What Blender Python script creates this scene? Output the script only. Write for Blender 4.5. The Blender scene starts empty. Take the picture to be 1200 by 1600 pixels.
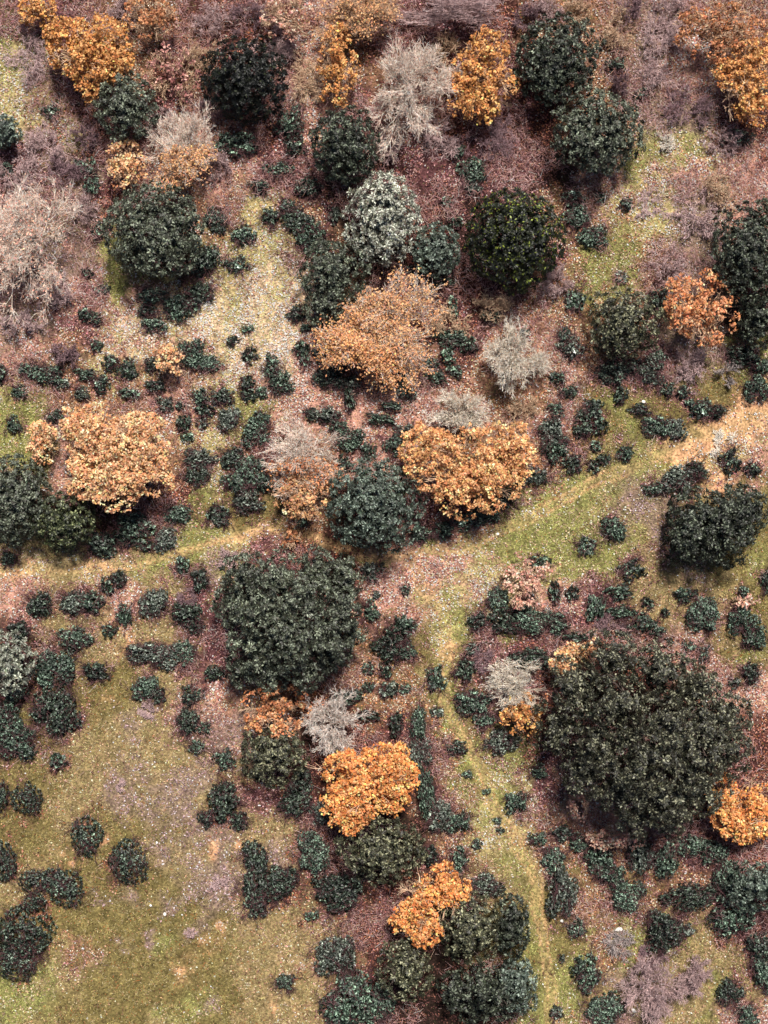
import bpy, math
import numpy as np
R_ = math.radians
C = bpy.context.scene.collection
sc = bpy.context.scene

# ---------------------------------------------------------------- camera, sky, sun, exposure
S, H = 0.03, 80.0            # metres per photo pixel on the ground, height of the drone
cam_d = bpy.data.cameras.new('camera')
cam = bpy.data.objects.new('camera', cam_d); C.objects.link(cam)
cam.location = (0, 0, H); cam.rotation_euler = (0, 0, 0)
cam_d.sensor_fit = 'VERTICAL'; cam_d.angle = 2 * math.atan(24.0 / H)
cam_d.clip_start = 0.5; cam_d.clip_end = 3000
sc.camera = cam
SUN_EL, SUN_AZ = 64.0, 15.0       # degrees; azimuth clockwise from the top of the picture
w = bpy.data.worlds.new('World'); sc.world = w; w.use_nodes = True
nt = w.node_tree; bg = nt.nodes['Background']
sky = nt.nodes.new('ShaderNodeTexSky'); sky.sky_type = 'NISHITA'; sky.sun_disc = False
sky.sun_elevation = R_(SUN_EL); sky.sun_rotation = R_(SUN_AZ)
nt.links.new(sky.outputs[0], bg.inputs[0]); bg.inputs[1].default_value = 0.05
sd = bpy.data.lights.new('sun', 'SUN'); sd.energy = 4.9; sd.angle = R_(8); sd.color = (1.0, 0.95, 0.88)
so = bpy.data.objects.new('sun', sd); C.objects.link(so); so.location = (10, 20, 60)
so.rotation_euler = (R_(-(90 - SUN_EL)), 0, R_(-SUN_AZ))   # light comes from the upper right
sc.view_settings.view_transform = 'Standard'; sc.view_settings.look = 'None'
sc.view_settings.exposure = 0.54; sc.view_settings.gamma = 1.0
sc.cycles.max_bounces = 4; sc.cycles.diffuse_bounces = 2; sc.cycles.glossy_bounces = 2
sc.cycles.transmission_bounces = 2; sc.cycles.transparent_max_bounces = 2
sc.render.threads_mode = 'AUTO'

# ---------------------------------------------------------------- helpers
def lin(c):
    c = np.asarray(c, float) / 255.0
    return np.where(c <= 0.04045, c / 12.92, ((c + 0.055) / 1.055) ** 2.4)
def unit(v):
    return v / np.maximum(np.linalg.norm(v, axis=-1, keepdims=True), 1e-9)
def ground_z(x, y):
    return (0.16 * np.sin(x * 0.21 + 1.0) * np.cos(y * 0.17) + 0.10 * np.sin(x * 0.53 + y * 0.41)
            + 0.03 * np.sin(x * 1.7 - y * 1.1) * np.sin(y * 1.9))
def place(px, py, z=0.0):
    f = (H - z) / H
    return (px - 600) * S * f, (800 - py) * S * f

def material(name, rough=0.6, spec=0.3, noise_scale=1.5, noise_amt=0.25, trans=0.0, bump=None, detail=4):
    m = bpy.data.materials.new(name); m.use_nodes = True
    t = m.node_tree; n = t.nodes; b = n['Principled BSDF']
    a = n.new('ShaderNodeAttribute'); a.attribute_name = 'Col'
    tc = n.new('ShaderNodeTexCoord')
    nz = n.new('ShaderNodeTexNoise'); nz.inputs['Scale'].default_value = noise_scale; nz.inputs['Detail'].default_value = detail
    t.links.new(tc.outputs['Object'], nz.inputs['Vector'])
    mr = n.new('ShaderNodeMapRange'); mr.inputs[1].default_value = 0.3; mr.inputs[2].default_value = 0.7
    mr.inputs[3].default_value = 1 - noise_amt; mr.inputs[4].default_value = 1 + noise_amt
    t.links.new(nz.outputs['Fac'], mr.inputs[0])
    vm = n.new('ShaderNodeVectorMath'); vm.operation = 'SCALE'
    t.links.new(a.outputs['Color'], vm.inputs[0]); t.links.new(mr.outputs[0], vm.inputs['Scale'])
    t.links.new(vm.outputs[0], b.inputs['Base Color'])
    b.inputs['Roughness'].default_value = rough
    b.inputs['Specular IOR Level'].default_value = spec
    if trans:
        tr = n.new('ShaderNodeBsdfTranslucent'); mx = n.new('ShaderNodeMixShader'); mx.inputs[0].default_value = trans
        t.links.new(vm.outputs[0], tr.inputs[0]); t.links.new(b.outputs[0], mx.inputs[1]); t.links.new(tr.outputs[0], mx.inputs[2])
        t.links.new(mx.outputs[0], n['Material Output'].inputs[0])
    if bump:
        bp = n.new('ShaderNodeBump'); bp.inputs['Strength'].default_value = bump[0]; bp.inputs['Distance'].default_value = bump[1]
        n2 = n.new('ShaderNodeTexNoise'); n2.inputs['Scale'].default_value = bump[2]; n2.inputs['Detail'].default_value = 6
        t.links.new(tc.outputs['Object'], n2.inputs['Vector']); t.links.new(n2.outputs['Fac'], bp.inputs['Height'])
        t.links.new(bp.outputs[0], b.inputs['Normal'])
    return m

M_ever = material('evergreen_leaf', 0.5, 0.32, 1.2, 0.2)
M_bush = material('bush_leaf', 0.45, 0.38, 3.0, 0.2)
M_dry = material('dry_leaf', 0.7, 0.15, 1.0, 0.15, trans=0.25)
M_bark = material('bark', 0.85, 0.1, 6.0, 0.3)
M_litter = material('fallen_leaf', 0.75, 0.15, 0.8, 0.15)
M_grass = material('grass_blade', 0.65, 0.15, 0.7, 0.2, trans=0.2)
M_ground = material('ground_soil', 0.95, 0.05, 9.0, 0.6, bump=(0.9, 0.06, 14.0), detail=8)
M_stone = material('pale_stone', 0.8, 0.2, 20.0, 0.15)

def mesh_np(name, V, F, col, mats, fmat=None, smooth=False):
    """V (n,3); F (m,k) faces of equal size; col (n,3)"""
    me = bpy.data.meshes.new(name)
    n, (m, k) = len(V), F.shape
    me.vertices.add(n); me.vertices.foreach_set('co', np.ascontiguousarray(V, np.float32).ravel())
    me.loops.add(m * k); me.loops.foreach_set('vertex_index', np.ascontiguousarray(F, np.int32).ravel())
    me.polygons.add(m); me.polygons.foreach_set('loop_start', np.arange(0, m * k, k, dtype=np.int32))
    for mm in mats: me.materials.append(mm)
    if fmat is not None: me.polygons.foreach_set('material_index', np.ascontiguousarray(fmat, np.int32))
    if smooth: me.polygons.foreach_set('use_smooth', np.ones(m, bool))
    me.update(calc_edges=True)
    a = me.color_attributes.new('Col', 'FLOAT_COLOR', 'POINT')
    c4 = np.ones((n, 4), np.float32); c4[:, :3] = col
    a.data.foreach_set('color', c4.ravel())
    return me

def leaf_geo(P, T, N, L, W, col, fold=0.15):
    """diamond leaves: centre P, long axis T, normal N"""
    B = unit(np.cross(N, T)); N = unit(np.cross(T, B))
    L = np.asarray(L)[:, None]; W = np.asarray(W)[:, None]
    V = np.stack([P - T * L * .5, P + B * W * .5 + N * W * fold, P + T * L * .5, P - B * W * .5 + N * W * fold], 1).reshape(-1, 3)
    F = np.arange(len(V)).reshape(-1, 4)
    return V, F, np.repeat(col, 4, 0)

def tube_geo(p0, p1, r0, r1, col, k=3):
    d = unit(p1 - p0); ref = np.where(np.abs(d[:, 2:3]) > .9, [[1., 0, 0]], [[0, 0, 1.]])
    a = unit(np.cross(d, ref)); b = np.cross(d, a)
    V = []
    for (p, r) in ((p0, r0), (p1, r1)):
        for i in range(k):
            t = 2 * math.pi * i / k
            V.append(p + (a * math.cos(t) + b * math.sin(t)) * r[:, None])
    V = np.stack(V, 1); n = len(p0)
    base = (np.arange(n) * 2 * k)[:, None, None]
    F = np.array([[i, (i + 1) % k, k + (i + 1) % k, k + i] for i in range(k)])[None] + base
    return V.reshape(-1, 3), F.reshape(-1, 4), np.repeat(col, 2 * k, 0)

def join(*geos):
    Vs, Fs, Cs, Ms = [], [], [], []; o = 0
    for g, mi in geos:
        Vs.append(g[0]); Fs.append(g[1] + o); Cs.append(g[2]); Ms.append(np.full(len(g[1]), mi)); o += len(g[0])
    return np.concatenate(Vs), np.concatenate(Fs), np.concatenate(Cs), np.concatenate(Ms)

def grow(rng, O, D, L, Rr, levels, nch, spread, up=0.15, K=3, wob=0.25, shrink=(.45, .75), rmin=.009):
    """branching skeleton, one vectorised step per level; returns segment arrays and the tips"""
    P0, P1, A, B, T = [], [], [], [], []
    for lv in range(levels):
        n = len(O); p = O.copy(); d = D.copy(); pts = [p]; ds = [d]
        for k in range(K):
            d = unit(d + rng.normal(0, wob, (n, 3)) + np.array([0, 0, up * .3]))
            q = p + d * (L / K)[:, None]
            ra = np.maximum(Rr * (1 - .45 * k / K), rmin); rb = np.maximum(Rr * (1 - .45 * (k + 1) / K), rmin)
            P0.append(p); P1.append(q); A.append(ra); B.append(rb)
            p = q; pts.append(p); ds.append(d)
        if lv == levels - 1:
            T = p; break
        pts = np.stack(pts, 1); ds = np.stack(ds, 1)
        m = nch[lv]; idx = np.repeat(np.arange(n), m)
        k = rng.integers(1, K + 1, len(idx)); k[::m] = K
        O = pts[idx, k]; dd = ds[idx, k]
        D = unit(dd + rng.normal(0, spread, (len(idx), 3)) + np.array([0, 0, up]))
        L = L[idx] * rng.uniform(shrink[0], shrink[1], len(idx)); Rr = Rr[idx] * rng.uniform(.45, .65, len(idx))
    return np.concatenate(P0), np.concatenate(P1), np.concatenate(A), np.concatenate(B), T

def bumpf(rng, n, amp, sharp):
    U = unit(rng.normal(size=(n, 3))); a = rng.uniform(-amp, amp, n)
    return lambda d: 1 + (np.exp(sharp * (d @ U.T - 1)) * a).sum(1)

def tones(rng, n, base, spread=.35, pale=0., palecol=(150, 160, 150), alt=None, altp=0.):
    c = lin(base)[None] * ([.78, .70, .58] if base[1] >= base[0] else [1, 1, 1]) * np.exp(rng.normal(0, spread, (n, 1))) * np.exp(rng.normal(0, .08, (n, 3)))
    if pale:
        k = rng.random(n) < pale; c[k] = lin(palecol) * [.86, .82, .72] * rng.uniform(.6, 1.3, (k.sum(), 1))
    if alt is not None:
        k = rng.random(n) < altp; c[k] = lin(alt) * rng.uniform(.6, 1.4, (k.sum(), 1))
    return np.clip(c, .004, .8)

def spaced(rng, P, dmin, nmax):
    """dart throwing: keep points at least dmin apart"""
    keep = np.empty((nmax, 3)); n = 0; ids = []
    for i in range(len(P)):
        if n == 0 or ((keep[:n] - P[i]) ** 2).sum(1).min() > dmin * dmin:
            keep[n] = P[i]; ids.append(i); n += 1
            if n >= nmax: break
    return np.array(ids, int)

def crown(rng, rx, ry, rz, zc, clump, leaf, per, cover, colf, lumps=(9, .22, 5), low=-0.35, mask=None, up=.6, fill=.6, rosette=True, gaps=None, space=None, ctone=.25):
    """foliage of clumps over a lumpy dome; leaf = (length, width); space = distance between clumps"""
    bf = bumpf(rng, lumps[0], lumps[1], lumps[2]); bf2 = bumpf(rng, 26, .13, 22)
    R = (rx + ry) / 2
    area = 2 * math.pi * R * R * .55 + 2 * math.pi * R * rz * .6
    n = max(6, int(area / (clump ** 2 * 2.2) * cover))
    if space: n = max(12, int(area / space ** 2 * 4.5))
    d = unit(rng.normal(size=(n * 4, 3))); d = d[d[:, 2] > low][:n]
    if mask is not None: d = d[mask(d, rng)]
    if gaps is not None:
        G = unit(rng.normal(size=(gaps[0], 3)) * [1, 1, .6] + [0, 0, .5])
        k = (d @ G.T).max(1) < 1 - gaps[1] * rng.uniform(.5, 1.5, len(d)); d = d[k]
    n = len(d); dim = np.array([rx - clump * .6, ry - clump * .6, rz])
    if space:
        rad = bf(d) * bf2(d); rad = rad * rng.uniform(.88, 1.06, n); ctr = d * rad[:, None] * dim
        ids = spaced(rng, ctr, space, int(area / space ** 2 * 2) + 20); ctr = ctr[ids] + [0, 0, zc]; d = d[ids]; n = len(d)
    else:
        rad = bf(d) * bf2(d) * rng.uniform(.84, 1.03, n); ctr = d * rad[:, None] * dim + [0, 0, zc]
    nf = int(n * fill)                                     # inner clumps, so that the crown has depth
    if nf:
        j = rng.integers(0, n, nf); dep = rng.uniform(1.3, 3.2, (nf, 1)) * (space or clump * 1.6)
        q = ctr[j] - [0, 0, zc]; l = np.linalg.norm(q, axis=1, keepdims=True)
        q = q * np.clip(1 - dep / l, .25, .9) + rng.normal(0, clump * .6, (nf, 3))
        ctr = np.concatenate([ctr, q + [0, 0, zc]]); d = np.concatenate([d, d[j]])
    n = len(ctr); cr = clump * rng.uniform(.6, 1.35, n)
    idx = np.repeat(np.arange(n), per); m = len(idx)
    ax = unit(d * .8 + [0, 0, .6])[idx]
    e = unit(rng.normal(size=(m, 3)) + ax * (1.5 if rosette else .9))
    Pn = ctr[idx] + e * (cr[idx] * rng.uniform(.35, 1.05, m) ** .7)[:, None] * [1, 1, .8]
    if rosette:                                            # leaves radiate from the shoot tip
        out = e - ax * (e * ax).sum(1, keepdims=True)
        T = unit(unit(out) * .9 + e * .35 + rng.normal(0, .25, (m, 3)))
        N = unit(ax * .6 + e * .55 + rng.normal(0, .3, (m, 3)))
    else:
        T = unit(rng.normal(size=(m, 3)) * [1, 1, .5]); N = unit(np.array([0, 0, up]) + e * .4 + rng.normal(0, .5, (m, 3)))
    N = unit(N - T * (N * T).sum(1, keepdims=True) + 1e-4)
    L = leaf[0] * rng.uniform(.7, 1.3, m); Wd = leaf[1] * rng.uniform(.7, 1.3, m)
    tone = np.exp(rng.normal(0, ctone, n))[idx][:, None]   # clumps differ: new growth and older leaves
    k = Pn[:, 2] > .04
    g = leaf_geo(Pn, T, N, L, Wd, np.clip(colf(rng, m) * tone, .004, .8))
    if not k.all():
        V, F, c = g; kk = np.repeat(k, 4); V = V[kk]; c = c[kk]; F = np.arange(len(V)).reshape(-1, 4); g = (V, F, c)
    return g

def tag(o, label, cat, group=None):
    o['label'] = label; o['category'] = cat
    if group: o['group'] = group
def empty(name, x, y, rz=0.0):
    o = bpy.data.objects.new(name, None); C.objects.link(o)
    o.location = (x, y, float(ground_z(x, y))); o.rotation_euler = (0, 0, rz); o.empty_display_size = .3
    return o
def child(name, me, parent):
    o = bpy.data.objects.new(name, me); C.objects.link(o); o.parent = parent; return o

# ---------------------------------------------------------------- the ground: kinds of cover over the photograph's area
PAL = {  # ground colour, fallen-leaf colours, leaves per m2, grass per m2, grass colour
 'P': ((164, 122, 106), [(232,196,178),(205,150,138),(160,105,96),(238,215,198),(118,72,70),(196,140,104)], 66, 10, (150,140,88)),
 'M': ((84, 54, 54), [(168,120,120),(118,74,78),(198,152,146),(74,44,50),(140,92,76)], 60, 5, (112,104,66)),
 'R': ((68, 42, 38), [(150,90,78),(92,50,46),(186,132,112),(60,34,34),(146,92,62)], 60, 4, (92,90,50)),  # reddish litter with some tree shade mixed into the colour
 'G': ((112, 108, 64), [(176,150,118),(156,128,100),(194,178,146)], 14, 62, (154,156,92)),
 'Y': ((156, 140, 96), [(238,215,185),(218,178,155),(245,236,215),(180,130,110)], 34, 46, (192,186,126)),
 'B': ((188, 160, 132), [(246,228,208),(232,200,182),(248,242,230),(196,150,130)], 56, 34, (188,184,132)),  # dry pale cover; a cloud break's brightness is put into this colour
 'O': ((102, 90, 55), [(140,112,78),(112,84,56)], 6, 62, (128,116,72)),
 'T': ((124, 106, 74), [(172,138,108),(142,108,84),(190,166,134)], 16, 52, (150,138,92)),
 'S': ((192, 144, 108), [(235,205,175),(225,185,158)], 14, 8, (180,160,108)),
 'K': ((118, 88, 68), [(202,160,134),(160,114,90),(220,188,160),(108,70,56),(180,120,80)], 60, 16, (132,120,74)),
 'D': ((36, 26, 22), [(88,56,50),(68,42,40),(112,74,62)], 34, 4, (64,64,38)),  # dark litter soil; shade under the trees is painted into it
 'V': ((118, 98, 86), [(172,142,144),(145,114,118),(190,165,165)], 20, 40, (156,138,108)),
}
KEYS = list(PAL)
GRID = """MMKKRRPKMMRKKVPK
YMKRRMPKRRRRKVPK
YRRMPRPMPRMRKVVR
MVMPPMMDMMMDPGYP
VVRPKYKDRDDKKYVP
PVGDGYDDRDDMGKVR
VMPYBBBKPRMKKKVD
PKYKYYPKKRPPKMVG
GKKPYGPPPPKPOOOS
GPKKYRKPPKKKOGSP
DDDRGOKDMRGGTVTO
TTTGGMRRPPGGGTVO
PTPTMDDDPYGPMTTO
DTTTMDDKOGMRRRPO
DOOTPKRKKOMRDDDP
OTTTVPDRRKGRRDDR
OTTVTMRDDKYMPDDR
OTOOVTRDDKYKPPMR
TOOOVTRDRDTOKKKD
OOOOOTPRDDOOKGTR
GTOOOTTRDDDGTVTT
TOOTOTTDDDDGKVOP""".split()
BLOBS = [  # extra patches: photo x, y, radius x, radius y, kind, strength
 (8,60,14,70,'G',3),(40,165,40,25,'Y',3),(85,195,30,22,'Y',2),(1040,240,45,18,'G',3),(1130,270,60,30,'P',2),(1020,300,45,45,'Y',2),
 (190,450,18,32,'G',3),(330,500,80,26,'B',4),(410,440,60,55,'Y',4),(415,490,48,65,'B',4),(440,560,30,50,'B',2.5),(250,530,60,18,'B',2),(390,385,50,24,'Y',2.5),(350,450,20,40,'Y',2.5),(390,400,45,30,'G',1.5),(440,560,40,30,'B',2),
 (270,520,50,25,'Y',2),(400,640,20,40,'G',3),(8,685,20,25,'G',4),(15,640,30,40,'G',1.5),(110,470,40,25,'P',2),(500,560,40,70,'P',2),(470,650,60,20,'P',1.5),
 (950,400,40,40,'G',2),(900,420,20,40,'K',2),(1110,610,30,25,'O',3),(960,650,40,30,'G',1.5),(940,760,90,25,'G',2.5),(870,790,70,24,'G',2.5),(970,740,40,30,'T',1.5),
 (1120,676,46,12,'S',3),(1180,655,40,10,'S',3),(1060,700,28,7,'S',2.5),(900,790,70,8,'Y',1.5),(710,1130,12,40,'G',3),(735,1195,16,30,'G',3),(775,1260,14,40,'G',3),(810,1350,14,40,'G',3),(838,1430,12,40,'G',3.5),(845,1520,16,40,'G',3.5),(1130,705,50,14,'Y',2),(1010,800,35,25,'V',2),(1045,850,18,40,'M',3),(1020,835,25,20,'V',2),
 (860,820,60,20,'G',3),(940,860,40,30,'G',3),(720,870,100,12,'G',2),(690,905,90,30,'P',2.5),(760,930,50,40,'Y',1.5),(640,900,35,30,'P',3),(820,930,40,30,'P',2),
 (700,960,40,30,'G',1.5),(695,1020,12,10,'S',5),(680,1000,25,40,'Y',1.5),(690,1090,25,50,'G',2),(750,1220,35,60,'G',2.5),(800,1320,25,60,'T',2),(850,1450,25,60,'O',2),(860,1560,40,50,'G',2),
 (30,892,40,6,'S',2),(155,888,10,6,'S',2),(245,874,32,4,'S',2.5),(110,882,60,12,'V',1.5),(180,880,30,10,'P',2),(325,868,25,22,'G',4),(345,880,20,20,'V',3),(420,840,20,22,'M',3),(455,842,18,18,'S',1.5),
 (360,805,40,18,'O',2.5),(405,820,30,6,'S',2.5),(170,950,20,25,'P',1.5),(195,1015,18,25,'S',1),(170,1110,40,40,'O',2),(120,1140,14,8,'S',1.5),(165,1100,12,12,'S',1.2),
 (190,1230,14,12,'V',4),(190,1260,25,20,'V',2),(230,1120,16,25,'V',2.5),(205,1150,20,25,'V',1.5),(285,1300,25,25,'V',2),(290,1370,22,30,'V',2.5),(340,1380,18,24,'V',3),(375,1400,25,35,'V',2.5),
 (250,1325,25,12,'V',1.5),(240,1450,10,10,'V',3),(297,1455,12,10,'V',3),(185,1462,9,8,'V',3),(328,1573,9,9,'V',3),(270,1345,40,40,'T',1),(190,1390,25,10,'V',1.5),(255,1410,12,10,'V',2),(200,1240,12,20,'V',1),(380,832,50,10,'Y',2),(110,886,80,14,'Y',1.5),(300,866,40,10,'Y',2),(210,880,50,12,'G',1.5),
 (158,1318,4,4,'S',6),(115,1346,4,4,'S',4),(83,1330,5,4,'S',4),(310,1335,12,6,'S',2),(320,1320,12,14,'S',1.3),(340,1470,14,10,'S',2),(305,1495,18,20,'S',1),(280,1480,20,20,'O',2),(385,1313,8,6,'S',3),
 (60,1490,10,12,'G',1.2),(260,1455,14,18,'G',2),(40,1560,40,30,'G',1.5),(290,1575,40,20,'G',1.5),(120,1500,30,20,'K',2),(130,1520,20,20,'M',1),
 (440,1340,25,40,'V',1.5),(480,1450,60,50,'T',3),(450,1560,40,30,'T',2),(430,1575,12,12,'S',1),(580,1440,30,25,'M',2),(575,1480,20,20,'R',2),(870,1220,30,25,'M',3),(880,1240,20,20,'V',1.5),
 (940,1460,20,18,'G',4),(960,1480,30,14,'R',1.2),(1120,1540,14,18,'G',3),(1080,1500,40,30,'T',2),(1040,1580,60,20,'T',1.5),(1085,1585,30,10,'G',2),(1000,1385,25,12,'O',2),(1060,1360,30,15,'K',1.5),
 (1080,920,60,30,'T',2),(1150,880,40,20,'O',2),(1175,1030,15,18,'G',3),(1190,870,14,30,'G',2),(1130,1000,50,30,'T',1.5),(960,985,60,10,'V',3),(940,975,30,8,'M',3),(1090,1020,30,12,'M',1.5),
 (620,620,80,30,'P',1.5),(760,600,60,50,'K',2),(870,480,40,60,'K',1.5),(840,600,50,30,'K',1.5),(560,1060,60,30,'K',1.5),(350,440,40,20,'P',1.5),(400,520,16,40,'G',1.5),(355,460,25,14,'G',1.5),(430,420,20,25,'G',1.5),(300,530,50,16,'P',1.5),(380,580,40,16,'P',1.2),(400,470,20,70,'P',1.6),(340,520,60,14,'G',1.2),(460,600,50,50,'P',2),(590,640,80,30,'P',2),(660,540,40,30,'P',1.2),(800,640,50,30,'K',1.5),(730,640,40,20,'P',1.5),(1090,280,60,30,'P',2),(130,500,25,12,'M',1.5),(215,535,35,12,'P',3),(100,560,25,15,'V',1.5),(150,590,50,14,'M',1.5),(700,320,30,40,'M',1.5),(560,60,20,30,'K',1),(680,440,25,25,'M',2),(640,600,50,20,'M',2),(560,630,60,16,'M',1.3),
]
BUSHES = """153 360 14 13;337 345 19 17;380 367 17 16;80 173 13 12;370 225 26 20;452 190 19 24;460 228 16 16;437 265 22 13;405 290 15 10;482 292 22 16;422 338 15 15
465 345 24 20;488 372 24 20;450 322 13 10;523 333 10 14;697 317 9 8;712 347 10 10;740 268 20 20;738 292 14 12;716 238 10 10;897 308 16 14;905 338 18 18;930 370 20 18;937 308 9 9;978 318 9 9;958 104 14 13
1150 218 24 14;1000 150 12 9;130 262 18 15;142 290 14 16;8 268 14 18;237 460 23 14;312 458 20 18;277 478 22 20;230 486 14 11;240 506 18 13;320 405 22 26;370 413 18 13;138 427 10 7;160 452 9 8
135 492 11 10;151 498 9 8;150 541 9 8;298 549 20 18;322 567 22 14;237 567 12 12;173 566 12 10;200 577 15 14;47 577 17 11;76 586 22 15;98 600 10 8;3 583 10 12;28 613 15 10;127 616 14 10;160 602 11 12
135 587 17 9;203 615 13 8;243 603 16 11;20 665 13 13;88 652 13 13;258 634 14 12;281 634 7 6;287 660 10 12;293 683 9 8;312 620 14 12;343 620 18 12;322 642 13 8;357 652 19 17;315 660 8 8;363 533 9 7
392 555 10 10;387 597 11 10;391 614 13 9;387 514 8 6;310 716 24 14;306 742 20 18;363 718 18 18;398 680 22 18;368 752 18 17;395 745 24 28;386 783 23 18;338 803 17 15;463 490 13 12;478 513 7 6;505 503 10 9
472 547 10 10;478 564 8 12;500 552 13 12;517 587 21 19;545 600 18 13;547 627 7 16;423 578 12 12;438 597 18 18;411 613 9 8;425 562 9 8;490 647 15 9;514 651 18 13;528 668 15 12;547 685 22 15;573 706 11 13;536 724 10 12
600 656 22 9;612 635 16 7;633 678 18 14;614 695 13 15;708 526 26 13;728 540 15 12;700 557 12 11;683 593 16 12;673 567 13 8;633 603 17 17;707 480 8 14;767 495 12 10;710 580 11 9;655 428 18 16;690 437 20 15;405 655 17 14
692 826 18 14;730 814 20 14;657 833 18 14;762 803 19 15;788 778 16 14;900 470 17 18;882 524 14 12;892 543 18 17;1030 470 18 22;958 580 26 20;986 576 20 15;1017 577 21 19;1030 556 14 12;967 617 10 12;1043 607 13 12;1067 613 10 8
870 590 12 9;890 613 13 13;870 643 12 12;863 672 18 19;868 701 19 18;895 728 14 15;927 637 16 14;910 652 10 9;909 672 14 13;937 667 10 12;930 697 8 7;943 717 9 8;928 730 9 8;977 707 14 12;840 744 18 15;810 750 12 10
1000 640 16 9;1027 666 20 17;1057 668 15 14;1095 637 19 16;1121 643 13 11;1143 720 15 20;1176 733 11 10;1157 553 22 16;1190 573 16 14;1187 607 19 20;1088 735 20 13;1058 752 26 18;1018 765 16 10;820 520 8 7;970 433 9 8
62 947 20 20;118 942 20 19;144 944 18 17;168 914 12 11;185 905 12 12;195 962 12 18;170 983 11 9;237 942 20 22;117 997 25 18;228 1021 26 17;262 1024 22 17;288 1020 18 20;225 1075 19 18;247 1090 12 12;150 1048 22 13
87 1045 29 27;88 1110 31 33;32 985 18 15;13 873 13 12;285 883 11 12;257 845 20 17;227 851 14 8;343 810 16 14;277 805 22 14;158 850 26 20;207 820 26 22;188 838 16 16;313 905 15 17;290 955 24 16;302 978 18 12;333 1050 15 14
300 1088 15 14;293 1125 17 22;320 1138 9 10;307 1168 13 12;93 1190 12 11;22 1160 31 26;10 1118 22 24;25 1085 16 13;352 1190 16 16;633 920 7 7;588 929 6 6;630 977 17 18;607 1005 24 22;635 1018 17 14;580 957 14 16;680 1057 15 19
603 1047 10 10;577 1043 9 9;607 1077 11 12;633 1077 7 7;575 1073 8 8;577 1118 15 7;683 1113 9 8;710 1170 16 10;618 1133 12 18;653 1135 14 26;658 1175 17 20;745 970 15 14;777 938 18 20;785 970 24 17;728 1045 17 18;737 1015 12 9
738 1098 22 20;757 1125 15 14;783 1160 26 18;580 893 16 14;473 817 9 6;543 1090 22 14;917 852 16 15;960 826 20 16;988 890 18 17;895 928 9 10;842 878 14 9;867 925 8 14;830 968 32 20;868 975 20 15;900 995 16 7
933 948 13 22;970 928 20 13;972 957 20 11;1005 973 20 13;1025 986 14 10;1013 943 9 7;1040 957 7 7;1070 930 16 11;1100 960 23 27;1162 970 20 22;1177 998 16 18;1162 925 8 8;1077 1010 9 8;1102 1022 9 15;1173 1052 15 15;1147 1067 10 9
1198 905 8 18;833 1033 28 19;42 1247 20 19;133 1305 22 25;202 1347 24 27;1 1343 20 27;2 1245 12 22;53 1377 19 17;82 1374 18 16;108 1390 23 23;55 1406 15 10;45 1450 34 33;25 1500 29 24;352 1247 23 26;322 1278 12 13;373 1284 14 13
400 1340 20 25;397 1385 20 28;402 1418 17 18;430 1385 26 22;452 1370 16 14;490 1333 24 30;530 1393 38 30;527 1493 30 35;550 1567 40 40;460 1255 26 20;445 1533 15 14;487 1430 9 8;687 1277 20 20;717 1283 17 16;777 1283 6 5;783 1298 6 4
717 1343 14 17;664 1232 14 36;745 1320 8 7;760 1237 6 5;730 1210 7 6;808 1253 15 17;760 1384 24 17;843 1208 14 11;843 1313 14 13;865 1345 18 22;877 1400 22 32;880 1302 18 12;903 1320 16 14;940 1343 22 18;952 1367 18 17
1000 1335 20 25;1038 1348 18 25;1110 1330 19 20;980 1400 26 24;1040 1403 10 9;1083 1400 33 20;1037 1457 27 32;1070 1450 11 11;1145 1425 33 30;1135 1372 20 30;1187 1477 20 24;1193 1522 16 28;898 1453 14 15;917 1520 21 27
878 1497 5 6;870 1583 9 10;945 1580 27 24;1142 1550 18 19;1165 1584 17 14;668 1335 16 14;595 1570 20 25;505 1270 20 20;470 1225 18 20;1078 1320 20 18"""
bl = [tuple(map(float, s.split())) for ln in BUSHES.split('\n') for s in ln.split(';')]
def smooth_noise(x, y, seed, f):
    r = np.random.default_rng(seed); o = 0
    for i in range(6):
        a = r.uniform(0, 6.28); k = f * r.uniform(.6, 1.6); o = o + np.sin((x * math.cos(a) + y * math.sin(a)) * k + r.uniform(0, 6.28))
    return o / 2.4
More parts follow.
